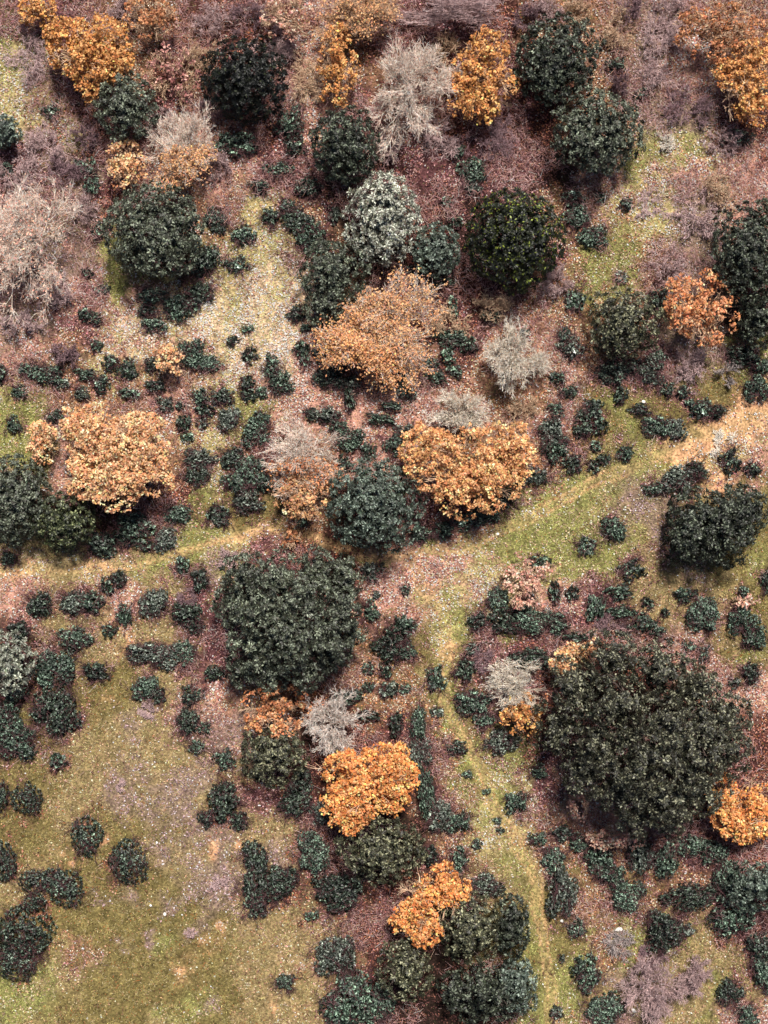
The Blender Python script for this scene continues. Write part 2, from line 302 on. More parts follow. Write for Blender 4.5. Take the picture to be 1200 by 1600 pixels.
def cover_weights(x, y):
    """share of each kind of ground cover at world points"""
    px = x / S + 600; py = 800 - y / S
    px = px + 13 * smooth_noise(x, y, 1, 1.1) + 7 * smooth_noise(x, y, 2, 3.0) + 4 * smooth_noise(x, y, 12, 7.0)
    py = py + 13 * smooth_noise(x, y, 3, 1.1) + 7 * smooth_noise(x, y, 4, 3.0) + 4 * smooth_noise(x, y, 14, 7.0)
    gx = np.clip((px - 37) / 75, 0, 14.999); gy = np.clip((py - 37) / 75, 0, 20.999)
    ix = gx.astype(int); iy = gy.astype(int); fx = gx - ix; fy = gy - iy
    fx = fx * fx * (3 - 2 * fx); fy = fy * fy * (3 - 2 * fy)
    G = np.array([[KEYS.index(c) for c in r] for r in GRID])
    Wt = np.zeros((len(x), len(KEYS)))
    for dx in (0, 1):
        for dy in (0, 1):
            k = G[iy + dy, ix + dx]; ww = (fx if dx else 1 - fx) * (fy if dy else 1 - fy)
            np.add.at(Wt, (np.arange(len(x)), k), ww)
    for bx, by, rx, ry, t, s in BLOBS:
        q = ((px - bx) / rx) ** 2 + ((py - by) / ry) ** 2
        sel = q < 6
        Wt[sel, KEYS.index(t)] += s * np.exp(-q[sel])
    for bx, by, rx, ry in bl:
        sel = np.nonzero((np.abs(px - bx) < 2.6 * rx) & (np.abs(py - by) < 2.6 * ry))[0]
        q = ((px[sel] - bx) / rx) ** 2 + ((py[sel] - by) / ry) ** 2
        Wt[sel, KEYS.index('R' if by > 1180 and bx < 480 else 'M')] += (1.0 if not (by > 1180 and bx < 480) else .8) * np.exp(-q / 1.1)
    for i in range(len(KEYS)):
        Wt[:, i] *= np.exp(.75 * smooth_noise(x, y, 60 + i, 2.6) + .6 * smooth_noise(x, y, 80 + i, 7.0))
    Wt = (Wt / Wt.sum(1, keepdims=True)) ** 1.25
    return Wt / Wt.sum(1, keepdims=True)
TRAILS = [([(-60,894),(60,890),(150,887),(250,873),(330,850),(420,822),(500,848),(600,868),(700,860),(800,820),(900,768),(1000,718),(1080,690),(1270,645)], 12),
          ([(640,880),(690,950),(692,1030),(700,1110),(745,1200),(800,1300),(850,1440),(872,1660)], 12),
          ([(1030,705),(1100,678),(1180,656),(1270,650)], 15)]
def trail_dist(x, y):
    px = x / S + 600; py = 800 - y / S; d = np.full(len(x), 1e9)
    px = px + 5 * smooth_noise(x, y, 21, 2.0); py = py + 5 * smooth_noise(x, y, 22, 2.0)
    for pts, wd in TRAILS:
        for (ax, ay), (bx, by) in zip(pts, pts[1:]):
            vx, vy = bx - ax, by - ay; t = np.clip(((px - ax) * vx + (py - ay) * vy) / (vx * vx + vy * vy), 0, 1)
            d = np.minimum(d, np.hypot(px - ax - t * vx, py - ay - t * vy) / wd)
    return d

def build_ground():
    out = np.array([400, 200, 100, 60, 40, 30])
    xs = np.concatenate([-out, np.linspace(-24, 24, 401), out[::-1]]); ys = np.concatenate([-out, np.linspace(-29, 29, 481), out[::-1]])
    X, Y = np.meshgrid(xs, ys); x = X.ravel(); y = Y.ravel(); z = ground_z(x, y)
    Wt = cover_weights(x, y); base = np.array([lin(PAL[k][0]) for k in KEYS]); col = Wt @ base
    td = trail_dist(x, y); k = np.exp(-(td / .8) ** 4)[:, None] * .5
    col = col * (1 - k) + lin((158, 136, 92)) * k
    pxw = x / S + 600; left = pxw < 640                    # one trodden line on the left, two wheel ruts elsewhere
    k = np.where(left, np.exp(-(td / .35) ** 2), np.exp(-((td - .62) / .2) ** 2))[:, None] * .6 * (td < 1.2)[:, None]
    k = k * np.clip(.7 + .6 * smooth_noise(x, y, 91, 1.5), .1, 1)[:, None]
    col = col * (1 - k) + lin((194, 150, 112)) * k
    col *= (1 + .2 * smooth_noise(x, y, 31, 9.0) + .18 * smooth_noise(x, y, 32, 22.0)).clip(.5, 1.6)[:, None]
    nx = len(xs); i = np.arange(nx - 1)[None] + nx * np.arange(len(ys) - 1)[:, None]; i = i.ravel()
    F = np.stack([i, i + 1, i + nx + 1, i + nx], 1)
    V = np.stack([x, y, z], 1)
    cx = x[F].mean(1); cy = y[F].mean(1); on = (trail_dist(cx, cy) < 1) & (np.abs(cy) < 29) & (np.abs(cx) < 24)
    for name, sel in (('ground', ~on), ('footpath', on)):
        f = F[sel]; u, inv = np.unique(f, return_inverse=True)
        me = mesh_np(name, V[u], inv.reshape(f.shape), col[u], [M_ground], smooth=True)
        o = bpy.data.objects.new(name, me); C.objects.link(o); o['kind'] = 'structure'
build_ground()

def build_litter():
    rng = np.random.default_rng(5); n = 800000
    x = rng.uniform(-21, 21, n); y = rng.uniform(-27, 27, n)
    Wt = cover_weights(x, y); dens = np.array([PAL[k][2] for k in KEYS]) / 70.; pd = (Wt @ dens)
    pd *= np.clip(.75 + .45 * smooth_noise(x, y, 41, 2.5) + .3 * smooth_noise(x, y, 42, 8), .1, 1.4)
    k = (rng.random(n) < pd) & ~((trail_dist(x, y) < .8) & (rng.random(n) < .5)); x = x[k]; y = y[k]; Wt = Wt[k]; n = len(x)
    wt = Wt * dens; cum = np.cumsum(wt / wt.sum(1, keepdims=True), 1); t = (rng.random((n, 1)) > cum).sum(1).clip(0, len(KEYS) - 1)
    col = np.zeros((n, 3))
    for i, key in enumerate(KEYS):
        s = t == i; pal = np.array([lin(c) for c in PAL[key][1]]); col[s] = pal[rng.integers(0, len(pal), s.sum())]
    col *= .86 * np.exp(rng.normal(0, .46, (n, 1)))
    P = np.stack([x, y, ground_z(x, y) + rng.uniform(.02, .07, n)], 1)
    N = unit(rng.normal(0, .38, (n, 3)) + [0, 0, 1]); T = unit(np.cross(N, rng.normal(size=(n, 3))))
    L = rng.uniform(.06, .13, n); V, F, c = leaf_geo(P, T, N, L, L * rng.uniform(.4, .75, n), np.clip(col, .01, .52), .2)
    o = bpy.data.objects.new('fallen_leaves', mesh_np('fallen_leaves', V, F, c, [M_litter])); C.objects.link(o)
    o['kind'] = 'stuff'; tag(o, 'pink, tan and brown fallen leaves strewn over the forest floor', 'fallen leaves')
def build_grass():
    rng = np.random.default_rng(6); n = 640000
    x = rng.uniform(-21, 21, n); y = rng.uniform(-27, 27, n)
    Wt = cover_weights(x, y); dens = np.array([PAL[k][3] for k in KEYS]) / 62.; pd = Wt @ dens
    pd *= np.clip(.8 + .4 * smooth_noise(x, y, 51, 3) + .3 * smooth_noise(x, y, 52, 9), .1, 1.3)
    k = (rng.random(n) < pd) & ~((trail_dist(x, y) < .7) & (rng.random(n) < .4)); x = x[k]; y = y[k]; Wt = Wt[k]; n = len(x)
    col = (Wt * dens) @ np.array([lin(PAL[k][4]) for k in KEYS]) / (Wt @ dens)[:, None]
    col *= np.exp(rng.normal(0, .42, (n, 1))); s = rng.random(n) < .12; col[s] = lin((190, 172, 134)) * rng.uniform(.6, 1.1, (s.sum(), 1))
    s = rng.random(n) < .05 ; col[s] = lin((165, 100, 55)) * rng.uniform(.6, 1.2, (s.sum(), 1))
    T = unit(rng.normal(0, 1, (n, 3)) * [1, 1, .25] + [0, 0, .35]); P = np.stack([x, y, ground_z(x, y) + .03], 1) + T * .03
    N = unit(rng.normal(0, .5, (n, 3)) + [0, 0, 1]); N = unit(N - T * (N * T).sum(1, keepdims=True))
    L = rng.uniform(.08, .2, n); V, F, c = leaf_geo(P, T, N, L, rng.uniform(.018, .034, n), np.clip(col, .01, .8), .1)
    o = bpy.data.objects.new('meadow_grass', mesh_np('meadow_grass', V, F, c, [M_grass])); C.objects.link(o)
    o['kind'] = 'stuff'; tag(o, 'short olive and straw coloured grass of the meadow and clearings', 'grass')
def build_undergrowth():
    """knee-high mesh of fine leafless twigs between the trees"""
    rng = np.random.default_rng(8); n = 420000
    x = rng.uniform(-21, 21, n); y = rng.uniform(-27, 27, n)
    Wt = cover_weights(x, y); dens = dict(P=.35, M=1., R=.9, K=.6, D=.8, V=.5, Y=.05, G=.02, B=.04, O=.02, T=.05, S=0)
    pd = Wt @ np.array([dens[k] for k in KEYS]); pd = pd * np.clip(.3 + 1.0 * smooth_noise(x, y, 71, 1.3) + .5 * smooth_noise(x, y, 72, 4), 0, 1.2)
    pd *= np.where((y < -12) & (x < -4), .25, 1.) * (trail_dist(x, y) > 1.5) * np.where(y > 10, 1.8, 1.) * np.where((np.abs(x) > 13) & (y > 2), 1.5, 1.)
    k = rng.random(n) < pd; x = x[k]; y = y[k]; n = len(x)
    D = unit(rng.normal(0, 1, (n, 3)) * [1, 1, .3] + [0, 0, .35]); L = rng.uniform(.12, .42, n)
    p0 = np.stack([x, y, ground_z(x, y) + rng.uniform(.02, .35, n) * np.where(y > 10, 1.7, 1.)], 1); p1 = p0 + D * L[:, None]; p1[:, 2] = np.maximum(p1[:, 2], p0[:, 2] - .03)
    pal = np.array([lin(c) for c in [(196,158,156),(164,122,122),(118,80,78),(204,158,140),(160,112,94),(222,194,184)]])
    col = pal[rng.choice(6, n, p=[.24, .25, .2, .12, .13, .06])] * np.exp(rng.normal(0, .25, (n, 1)))
    V, F, c = tube_geo(p0, p1, np.full(n, .008), np.full(n, .005), np.clip(col, 0, .7), 3)
    o = bpy.data.objects.new('twig_undergrowth', mesh_np('twig_undergrowth', V, F, c, [M_bark])); C.objects.link(o)
    o['kind'] = 'stuff'; tag(o, 'low mauve and brown leafless twigs filling the ground between the trees', 'undergrowth')
build_litter(); build_grass(); build_undergrowth()

# ---------------------------------------------------------------- trees
ALLTHINGS = []    # (photo x, y, radius, label noun phrase) landmarks
def limbs(rng, rx, ry, h, trunk_r, n0, levels, nch, spread, col, zfork=.3, up=.12, wob=.22, rmin=.009, el=(.3, .9)):
    a = np.linspace(0, 2 * math.pi, n0, endpoint=False) + rng.uniform(-.3, .3, n0)
    e = rng.uniform(el[0], el[1], n0)
    D = np.stack([np.cos(a) * np.cos(e), np.sin(a) * np.cos(e), np.sin(e)], 1)
    fork = np.array([0, 0, h * zfork]); O = np.repeat(fork[None], n0, 0) + rng.normal(0, .02, (n0, 3))
    Rm = (rx + ry) / 2; L = rng.uniform(.55, .7, n0) * Rm
    p0, p1, a0, a1, tips = grow(rng, O, D, L, np.full(n0, trunk_r * .55), levels, nch, spread, up=up, wob=wob, rmin=rmin)
    sx = rx / np.percentile(np.abs(tips[:, 0]), 97); sy = ry / np.percentile(np.abs(tips[:, 1]), 97)
    zt = np.percentile(tips[:, 2], 92); sz = (h - fork[2]) / max(zt - fork[2], .2)
    for P in (p0, p1, tips):
        P[:, 0] *= sx; P[:, 1] *= sy; P[:, 2] = fork[2] + (P[:, 2] - fork[2]) * sz
        P[:, 2] = np.maximum(P[:, 2], .05)
    br = tube_geo(p0, p1, a0, a1, np.clip(lin(col)[None] * np.exp(rng.normal(0, .3, (len(p0), 1))), 0, .85), 3)
    k = 4; zs = np.linspace(-.15, fork[2], k + 1); pts = np.stack([rng.normal(0, .03, k + 1), rng.normal(0, .03, k + 1), zs], 1); pts[-1, :2] = 0
    rr = trunk_r * np.array([1.35, 1.05, .95, .88, .8])
    tr = tube_geo(pts[:-1], pts[1:], rr[:-1], rr[1:], np.repeat(lin(col)[None] * .8, k, 0), 8)
    return tr, br, tips

EV = {'grey': dict(base=(54, 60, 53), pale=.26, palecol=(122, 132, 120)), 'silver': dict(base=(112, 116, 110), pale=.38, palecol=(198, 204, 198)),
      'dark': dict(base=(18, 22, 15), pale=.04, palecol=(62, 70, 50)), 'tips': dict(base=(26, 32, 14), pale=.1, palecol=(104, 116, 46)),  # 'dark' puts the cloud shadow over one oak into its leaf colour
      'pewter': dict(base=(92, 98, 92), pale=.35, palecol=(168, 176, 168)), 'umber': dict(base=(46, 48, 41), pale=.2, palecol=(128, 130, 114)),
      'olive': dict(base=(55, 58, 47), pale=.22, palecol=(136, 138, 116)), 'green': dict(base=(46, 54, 38), pale=.2, palecol=(112, 120, 90)),
      'black': dict(base=(37, 43, 37), pale=.18, palecol=(106, 116, 104)), 'blue': dict(base=(58, 70, 66), pale=.25, palecol=(128, 144, 138))}
DE = {'peach': dict(base=(228, 160, 114), spread=.28, alt=(238, 184, 146), altp=.4), 'orange': dict(base=(226, 138, 80), spread=.34, alt=(238, 168, 116), altp=.35),
      'gold': dict(base=(190, 128, 76), spread=.36, alt=(216, 160, 108), altp=.35), 'rust': dict(base=(194, 126, 86), spread=.32, alt=(218, 160, 122), altp=.35),
      'amber': dict(base=(208, 144, 96), spread=.34, alt=(224, 170, 126), altp=.35),
      'brown': dict(base=(150, 98, 68), spread=.35, alt=(190, 138, 102), altp=.3), 'pink': dict(base=(196, 142, 124), spread=.32, alt=(222, 180, 160), altp=.35),
      'mauve': dict(base=(150, 104, 98), spread=.3, alt=(196, 150, 138), altp=.3), 'tan': dict(base=(196, 144, 104), spread=.32, alt=(216, 168, 124), altp=.3)}
BA = {'pale': (250, 222, 200), 'cream': (250, 212, 194), 'mauve': (186, 158, 156), 'purple': (138, 112, 116), 'tan': (204, 170, 142), 'grey': (164, 152, 148), 'white': (250, 220, 206)}

def evergreen(px, py, rx, ry, tone, label, cat='evergreen oak', seed=None, lobes=None, hk=1.0, lumps=None):
    rng = np.random.default_rng(int(px * 7 + py * 13) if seed is None else seed)
    R0 = (rx + ry) / 2 * S; h = (1.35 * R0 + 1.1) * hk
    x, y = place(px, py, h * .62); f = (H - h * .55) / H; a, b = rx * S * f * 1.0, ry * S * f * .96
    t = empty('evergreen_oak', x, y, 0); tag(t, label, cat)
    tr, br, tips = limbs(rng, a * .7, b * .7, h * .8, .07 + .035 * R0, 5, 3, (4, 3), .45, (88, 76, 70), rmin=.015)
    me = mesh_np('trunk', *_m(join((tr, 0), (br, 0))), [M_bark]); child('trunk', me, t)
    cf = lambda r, n: tones(r, n, **EV[tone], spread=.34)
    per = 42 if R0 > 1.2 else 34
    lp = lumps or ((14, .26, 9) if R0 > 1.4 else (9, .26, 6))
    args = dict(clump=.23 if R0 > 1.2 else .19, space=.43 if R0 > 1.2 else .33, leaf=(.145, .066), per=per, colf=cf, lumps=lp, fill=1.5, gaps=(int(6 + R0 * 5), .025), low=-.55)
    if lobes is None:
        args.update(clump=.21 if R0 > 1.2 else .18, space=.35 if R0 > 1.2 else .28, fill=1.9, lumps=((14, .17, 10) if R0 > 1.4 else (9, .19, 7)), gaps=(int(5 + R0 * 4), .009))
        g = crown(rng, a, b, h * .42, h * .58, cover=.72, **args)
    else:
        gs = []
        for lx, ly, lr, lz in lobes:
            rz = lr * S * 1.7; q = crown(rng, lr * S * f * .95, lr * S * f * rng.uniform(.9, 1.08), rz, max(h * lz - rz, .5), cover=.72, **args); q = (q[0], q[1], q[2] * math.exp(rng.normal(0, .12)))
            ox, oy = (lx - px) * S * f, -(ly - py) * S * f
            gs.append(((q[0] + [ox, oy, 0], q[1], q[2]), 0))
        V, F, c, _ = join(*gs); g = (V, F, c)
    child('crown', mesh_np('crown', *g, [M_ever]), t)
    return t
def _m(j):
    return j[0], j[1], j[2]
def mesh_np2(name, j, mats): return mesh_np(name, j[0], j[1], j[2], mats, j[3])

def leafy(px, py, rx, ry, tone, label, cat='orange tree', dens=1.0, name='autumn_oak', bark='tan', mask=None, lobes=None, hk=1.0, twigs=0, leaf=(.14, .088), gap=.05):
    rng = np.random.default_rng(int(px * 11 + py * 5)); R0 = (rx + ry) / 2 * S; h = (1.25 * R0 + 1.1) * hk
    x, y = place(px, py, h * .62); f = (H - h * .55) / H; a, b = rx * S * f, ry * S * f
    t = empty(name, x, y); tag(t, label, cat)
    lv = 5 if twigs else 4
    tr, br, tips = limbs(rng, a * .8, b * .8, h * .88, .06 + .03 * R0, 6, lv, (5, 4, 4, 2 + twigs)[:lv - 1], .42, BA[bark], rmin=.010)
    child('trunk', mesh_np('trunk', *tr, [M_bark]), t); child('branches', mesh_np('branches', *br, [M_bark]), t)
    cf = lambda r, n: tones(r, n, **DE[tone])
    args = dict(clump=.21, leaf=leaf, per=16, cover=1.0 * dens, colf=cf, lumps=(12, .26, 8), fill=.6, rosette=False, mask=mask, gaps=(int(8 + R0 * 6), gap * .5), low=-.25)
    if lobes is None: g = crown(rng, a, b, h * .4, h * .58, **args)
    else:
        gs = []
        for lx, ly, lr in lobes:
            q = crown(rng, lr * S * f, lr * S * f, min(h * .38, lr * S), h * rng.uniform(.55, .65), **args)
            gs.append(((q[0] + [(lx - px) * S * f, -(ly - py) * S * f, 0], q[1], q[2]), 0))
        V, F, c, _ = join(*gs); g = (V, F, c)
    child('crown', mesh_np('crown', *g, [M_dry]), t)
    return t

def bare(px, py, rx, ry, tone, label, cat='bare tree', dens=1.0, name='bare_tree', hk=1.0, fine=.006, leaves=None, leaves2=()):
    rng = np.random.default_rng(int(px * 3 + py * 17)); R0 = (rx + ry) / 2 * S; h = (1.2 * R0 + .7) * hk
    x, y = place(px, py, h * .55); f = (H - h * .6) / H; a, b = rx * S * f, ry * S * f
    t = empty(name, x, y); tag(t, label, cat)
    c = max(2, int(round(5 * dens)))
    tr, br, tips = limbs(rng, a, b, h, .04 + .022 * R0, 13, 5, (6, 5, c, 4), .36, BA[tone], zfork=.22, rmin=fine, wob=.16, el=(.2, 1.4))
    child('trunk', mesh_np('trunk', *tr, [M_bark]), t); child('branches', mesh_np('branches', *br, [M_bark]), t)
    gs = []
    for tn, n, dirv, thr in ((leaves,) if leaves else leaves2):
        d = unit(tips * [1, 1, .2] - [0, 0, h * .1]); k = (d @ unit(np.array(dirv, float)) > thr) if thr > -1 else np.ones(len(tips), bool)
        if thr > .22: k &= np.hypot(tips[:, 0] / a, tips[:, 1] / b) > .45
        tp = tips[k]; i = rng.integers(0, len(tp), n); P = tp[i] + rng.normal(0, .12, (n, 3))
        T = unit(rng.normal(size=(n, 3)) * [1, 1, .4]); N = unit(rng.normal(0, .5, (n, 3)) + [0, 0, 1]); N = unit(N - T * (N * T).sum(1, keepdims=True))
        P[:, 2] = np.maximum(P[:, 2], .1)
        gs.append((leaf_geo(P, T, N, rng.uniform(.08, .15, n), rng.uniform(.05, .09, n), tones(rng, n, **DE[tn])), 0))
    if gs:
        child('dead_leaves', mesh_np('dead_leaves', *_m(join(*gs)), [M_dry]), t)
    return t

def thicket(px, py, rx, ry, tone, label, cat='bare shrub', name='bare_shrub', h=.9, n0=16, dens=1.0, hue=None):
    """low leafless shrub: many stems rising from one stool"""
    rng = np.random.default_rng(int(px * 5 + py * 3)); x, y = place(px, py, h * .5); a, b = rx * S, ry * S
    st = max(8, int(n0 * dens)); ang = rng.uniform(0, 6.28, st); e = rng.uniform(.25, 1.3, st); rr = np.sqrt(rng.random(st)) * .45
    O = np.stack([np.cos(ang) * rr * a, np.sin(ang) * rr * b, np.full(st, .02)], 1)
    D = np.stack([np.cos(ang) * np.cos(e), np.sin(ang) * np.cos(e), np.sin(e)], 1)
    p0, p1, a0, a1, tips = grow(rng, O, D, rng.uniform(.45, .8, st) * (a + b) / 2, np.full(st, .02), 4, (6, 5, 4), .5, up=.06, wob=.25, rmin=.008)
    q = np.percentile(np.hypot(tips[:, 0] / a, tips[:, 1] / b), 90); z = np.percentile(tips[:, 2], 92)
    for P in (p0, p1): P[:, :2] /= max(q, .3); P[:, 2] = np.maximum(P[:, 2] * h / max(z, .1), .02)
    col = np.clip(lin(BA[tone])[None] * np.exp(rng.normal(0, .3, (len(p0), 1))), 0, .8)
    V, F, c = tube_geo(p0, p1, a0, a1, col, 3)
    o = bpy.data.objects.new(name, mesh_np(name, V, F, c, [M_bark])); C.objects.link(o); o.location = (x, y, float(ground_z(x, y)))
    tag(o, label, cat)
    return o

exec_tables = []
# evergreen: x, y, rx, ry, tone, label, short name for neighbours, extra
EVERGREENS = [
 (198,168,50,51,'grey','round grey-green evergreen oak tucked under the golden orange tree','round oak under the golden tree',{}),
 (382,122,66,66,'dark','nearly black evergreen oak with dense crown, darkest at the top','nearly black oak',{}),
 (5,205,27,26,'blue','small bluish evergreen oak cut by the left edge','small bluish edge oak',{}),
 (240,362,77,76,'grey','broad round grey-green oak between the cream bare tree and grassy slope','broad oak by the cream bare tree',{}),
 (540,225,52,64,'black','dark egg-shaped evergreen oak above the silver crowned oak','dark egg-shaped oak',{}),
 (600,342,59,70,'silver','silver leaved evergreen oak, palest evergreen crown of all','silver oak',{}),
 (680,392,37,42,'blue','small bluish oak squeezed against the lower right of the silver oak','small bluish oak',{}),
 (522,425,52,58,'grey','grey-green oak touching the lower left of the silver oak','grey oak below the silver oak',{}),
 (506,478,34,32,'grey','small grey oak right above the half bare orange tree','small grey oak',{}),
 (806,374,77,80,'tips','big round dark oak with yellow-green leaf tips','yellow-tipped dark oak',{}),
 (868,92,62,70,'black','upright glossy dark oak, upper one of the pair near the top','upper glossy oak',{}),
 (936,206,72,66,'grey','wide grey-green oak, lower one of the pair near the top','lower oak of the pair',{}),
 (1168,392,56,88,'black','tall dark oak cut by the right edge beside the rusty tree','dark oak at the right edge',{}),
 (1185,500,32,50,'black','narrow dark oak below the rusty tree against the right edge','narrow dark edge oak',{}),
 (977,506,54,54,'olive','heart-shaped olive-green oak left of the rusty tree','heart-shaped olive oak',{}),
 (22,782,54,76,'grey','grey oak cut by the left edge below the peach coloured tree','grey oak at the left edge',{}),
 (96,816,53,50,'green','mossy green oak under the big peach coloured tree','mossy green oak',{}),
 (585,790,70,73,'blue','blue-green domed oak just above the path bend','blue-green domed oak',{}),
 (1120,820,82,64,'black','dark oak with pale leaf flecks standing alone right of the path','lone dark oak',{'lobes':[(1095,815,52,1),(1150,805,50,1),(1085,845,40,.9),(1175,800,36,.8),(1130,840,45,1)]}),
 (450,970,118,110,'grey','huge dark oak with many leaf rosettes left of the path fork','huge oak by the path fork',{'lobes':[(385,900,40,.8),(440,905,42,.95),(365,945,38,.75),(415,955,46,1.1),(480,940,46,1.1),(530,955,38,.85),(455,1000,48,1.15),(515,1000,42,.9),(395,1010,42,.85),(550,990,26,.65),(420,1050,36,.75),(475,1050,38,.8),(378,1050,28,.6),(515,1035,24,.5),(535,905,34,.4),(495,890,28,.5)]}),
 (10,1036,43,52,'pewter','silvery oak cut by the left edge beside round bushes','silvery edge oak',{}),
 (428,1182,54,50,'olive','olive-grey oak left of the small bare tree','olive-grey oak',{}),
 (1010,1155,165,155,'umber','giant spreading olive-grey oak, largest crown in the wood','giant oak',{'lobes':[(965,1035,50,.8),(1035,1055,46,.85),(1090,1080,44,.75),(905,1085,46,.7),(965,1100,52,1.0),(1030,1125,50,1.15),(1100,1130,46,.9),(1150,1125,36,.65),(880,1145,42,.6),(940,1160,48,.9),(1005,1180,52,1.1),(1075,1185,54,1.05),(1140,1180,42,.75),(920,1215,40,.7),(975,1235,46,.85),(1040,1245,46,.9),(1100,1240,42,.75),(1000,1285,34,.6),(1060,1290,32,.55)]}),
 (592,1332,70,54,'olive','olive-grey oak directly under the bright orange tree','oak under the bright orange tree',{}),
 (735,1450,47,57,'olive','dark oak with pale leaf rosettes beside the two-lobed orange tree','oak beside the two-lobed tree',{}),
 (632,1520,45,48,'olive','grey-green oak below the two-lobed orange tree','oak below the two-lobed tree',{}),
 (748,1562,60,44,'black','dark oak near the bottom edge with light leaf clusters','dark oak at the bottom edge',{'lobes':[(715,1560,32,.8),(760,1545,34,1),(785,1575,28,.8),(745,1585,28,.7)]}),
 (800,1450,28,58,'black','narrow dark green oak between the rosette oak and the grassy track','narrow oak by the track',{}),
 (808,1540,30,44,'blue','teal green oak by the lower grassy track','teal oak by the track',{}),
 (1180,1382,44,38,'blue','pale blue-grey oak at the right edge below the orange tree','pale blue-grey edge oak',{}),
]
LEAFY = [
 (60,18,30,28,'gold','small golden tree in the top left corner','small corner golden tree',dict(cat='autumn tree')),
 (144,86,70,60,'gold','golden orange oak with full crown near the top left corner','golden orange tree',dict(lobes=[(120,75,45),(165,70,42),(150,100,46),(135,140,18),(185,95,30),(100,60,30)])),
 (236,26,46,40,'brown','thin brownish gold tree at the top edge','brownish gold tree',dict(dens=.5,twigs=1)),
 (195,262,32,38,'peach','small pale orange tree above the broad grey-green oak','small pale orange tree',dict(dens=.8)),
 (528,98,32,62,'gold','narrow golden tree left of the large tan bare tree','narrow golden tree',dict(dens=.8)),
 (452,28,48,36,'pink','thin pinkish orange tree at the top edge','thin pinkish tree',dict(dens=.4,twigs=1)),
 (752,115,56,75,'gold','ragged golden tree with dark gaps right of the tan bare tree','ragged golden tree',dict(dens=.8,gap=.06,lobes=[(765,80,38),(735,110,34),(770,125,36),(725,150,34),(755,165,30)])),
 (1130,50,78,52,'brown','rust-brown thin crowned tree at the top right','rust-brown tree',dict(dens=.5,twigs=1)),
 (1162,128,52,68,'gold','golden orange tree cut by the right edge near the top','golden edge tree',dict(dens=.85,lobes=[(1180,95,40),(1150,125,32),(1185,155,40),(1140,110,22),(1170,170,24)])),
 (1098,486,58,62,'rust','rusty orange tree in front of the dark oak at the right edge','rusty tree',dict(dens=.85)),
 (182,708,92,88,'peach','big peach coloured oak with full round crown','big peach tree',dict(dens=1.25,lobes=[(150,680,50),(215,690,50),(180,720,60),(140,740,40),(225,740,42),(180,760,42),(120,665,28)])),
 (64,688,26,38,'peach','small pinkish orange tree attached left of the big peach tree','small pinkish orange tree',dict(dens=.9)),
 (266,563,22,27,'peach','little orange sapling among dark bushes on the slope','little orange sapling',dict(name='oak_sapling',cat='sapling',dens=.7)),
 (735,728,102,70,'amber','wide heart-shaped orange tree right of the blue-green domed oak','wide orange tree',dict(lobes=[(675,715,50),(735,730,55),(790,700,46),(720,765,44),(775,745,46),(665,690,32),(810,720,30)],dens=.95)),
 (470,775,48,38,'tan','tan leafy tree under the pinkish bare tree','tan leafy tree',dict(dens=.6,twigs=1)),
 (430,1112,58,42,'rust','rusty brown tree tucked below the huge oak','rusty brown tree',dict(dens=.7)),
 (575,1228,80,67,'orange','bright orange oak, most vivid crown in the wood','bright orange tree',dict(dens=1.3,lobes=[(545,1205,42),(600,1200,42),(625,1215,32),(560,1245,46),(615,1240,32),(530,1250,32),(545,1275,28),(620,1180,20)])),
 (670,1415,60,66,'orange','two-lobed orange tree running diagonally near the bottom','two-lobed orange tree',dict(lobes=[(690,1380,32),(708,1392,26),(665,1405,30),(645,1430,30),(665,1455,28),(630,1445,20)],dens=1.1)),
 (898,1028,38,26,'peach','small pale peach tree at the upper left of the giant oak','small pale peach tree',dict(lobes=[(880,1035,22),(905,1022,20),(925,1012,14),(890,1020,18)])),
 (815,1115,32,36,'gold','small yellow-orange tree at the left flank of the giant oak','small yellow-orange tree',dict(dens=.8)),
 (1165,1268,60,54,'orange','orange tree cut by the right edge below the giant oak','orange tree at the right edge',dict(lobes=[(1130,1245,32),(1175,1275,42),(1150,1290,30),(1195,1260,36),(1135,1270,26)],dens=1.0)),
 (825,912,38,42,'pink','pinkish leafy shrub in the clearing right of the fork','pinkish shrub in the clearing',dict(name='autumn_shrub',cat='autumn shrub',dens=.55,hk=.6)),
 (270,118,46,50,'mauve','mauve-brown thin leaved shrub right of the golden orange tree','mauve-brown thin shrub',dict(name='autumn_shrub',cat='autumn shrub',dens=.35,twigs=1,hk=.7)),
 (905,1245,18,36,'pink','tall salmon pink shrub at the lower left of the giant oak','tall salmon shrub',dict(name='autumn_shrub',cat='autumn shrub',dens=.55,hk=.6)),
 (965,1308,52,20,'pink','long low salmon pink shrub along the lower rim of the giant oak','long salmon shrub',dict(name='autumn_shrub',cat='autumn shrub',dens=.6,hk=.5)),
 (457,842,16,18,'brown','small orange-brown shrub beside the path above the huge oak','small orange-brown shrub',dict(name='autumn_shrub',cat='autumn shrub',dens=.45,hk=.5)),
 (283,420,26,13,'mauve','reddish low shrub at the lower right of the broad oak','reddish low shrub',dict(name='autumn_shrub',cat='autumn shrub',dens=.4,hk=.5)),
 (1160,940,20,10,'pink','tiny pink shrub among dark bushes near the right edge','tiny pink shrub',dict(name='autumn_shrub',cat='autumn shrub',dens=.5,hk=.4)),
]
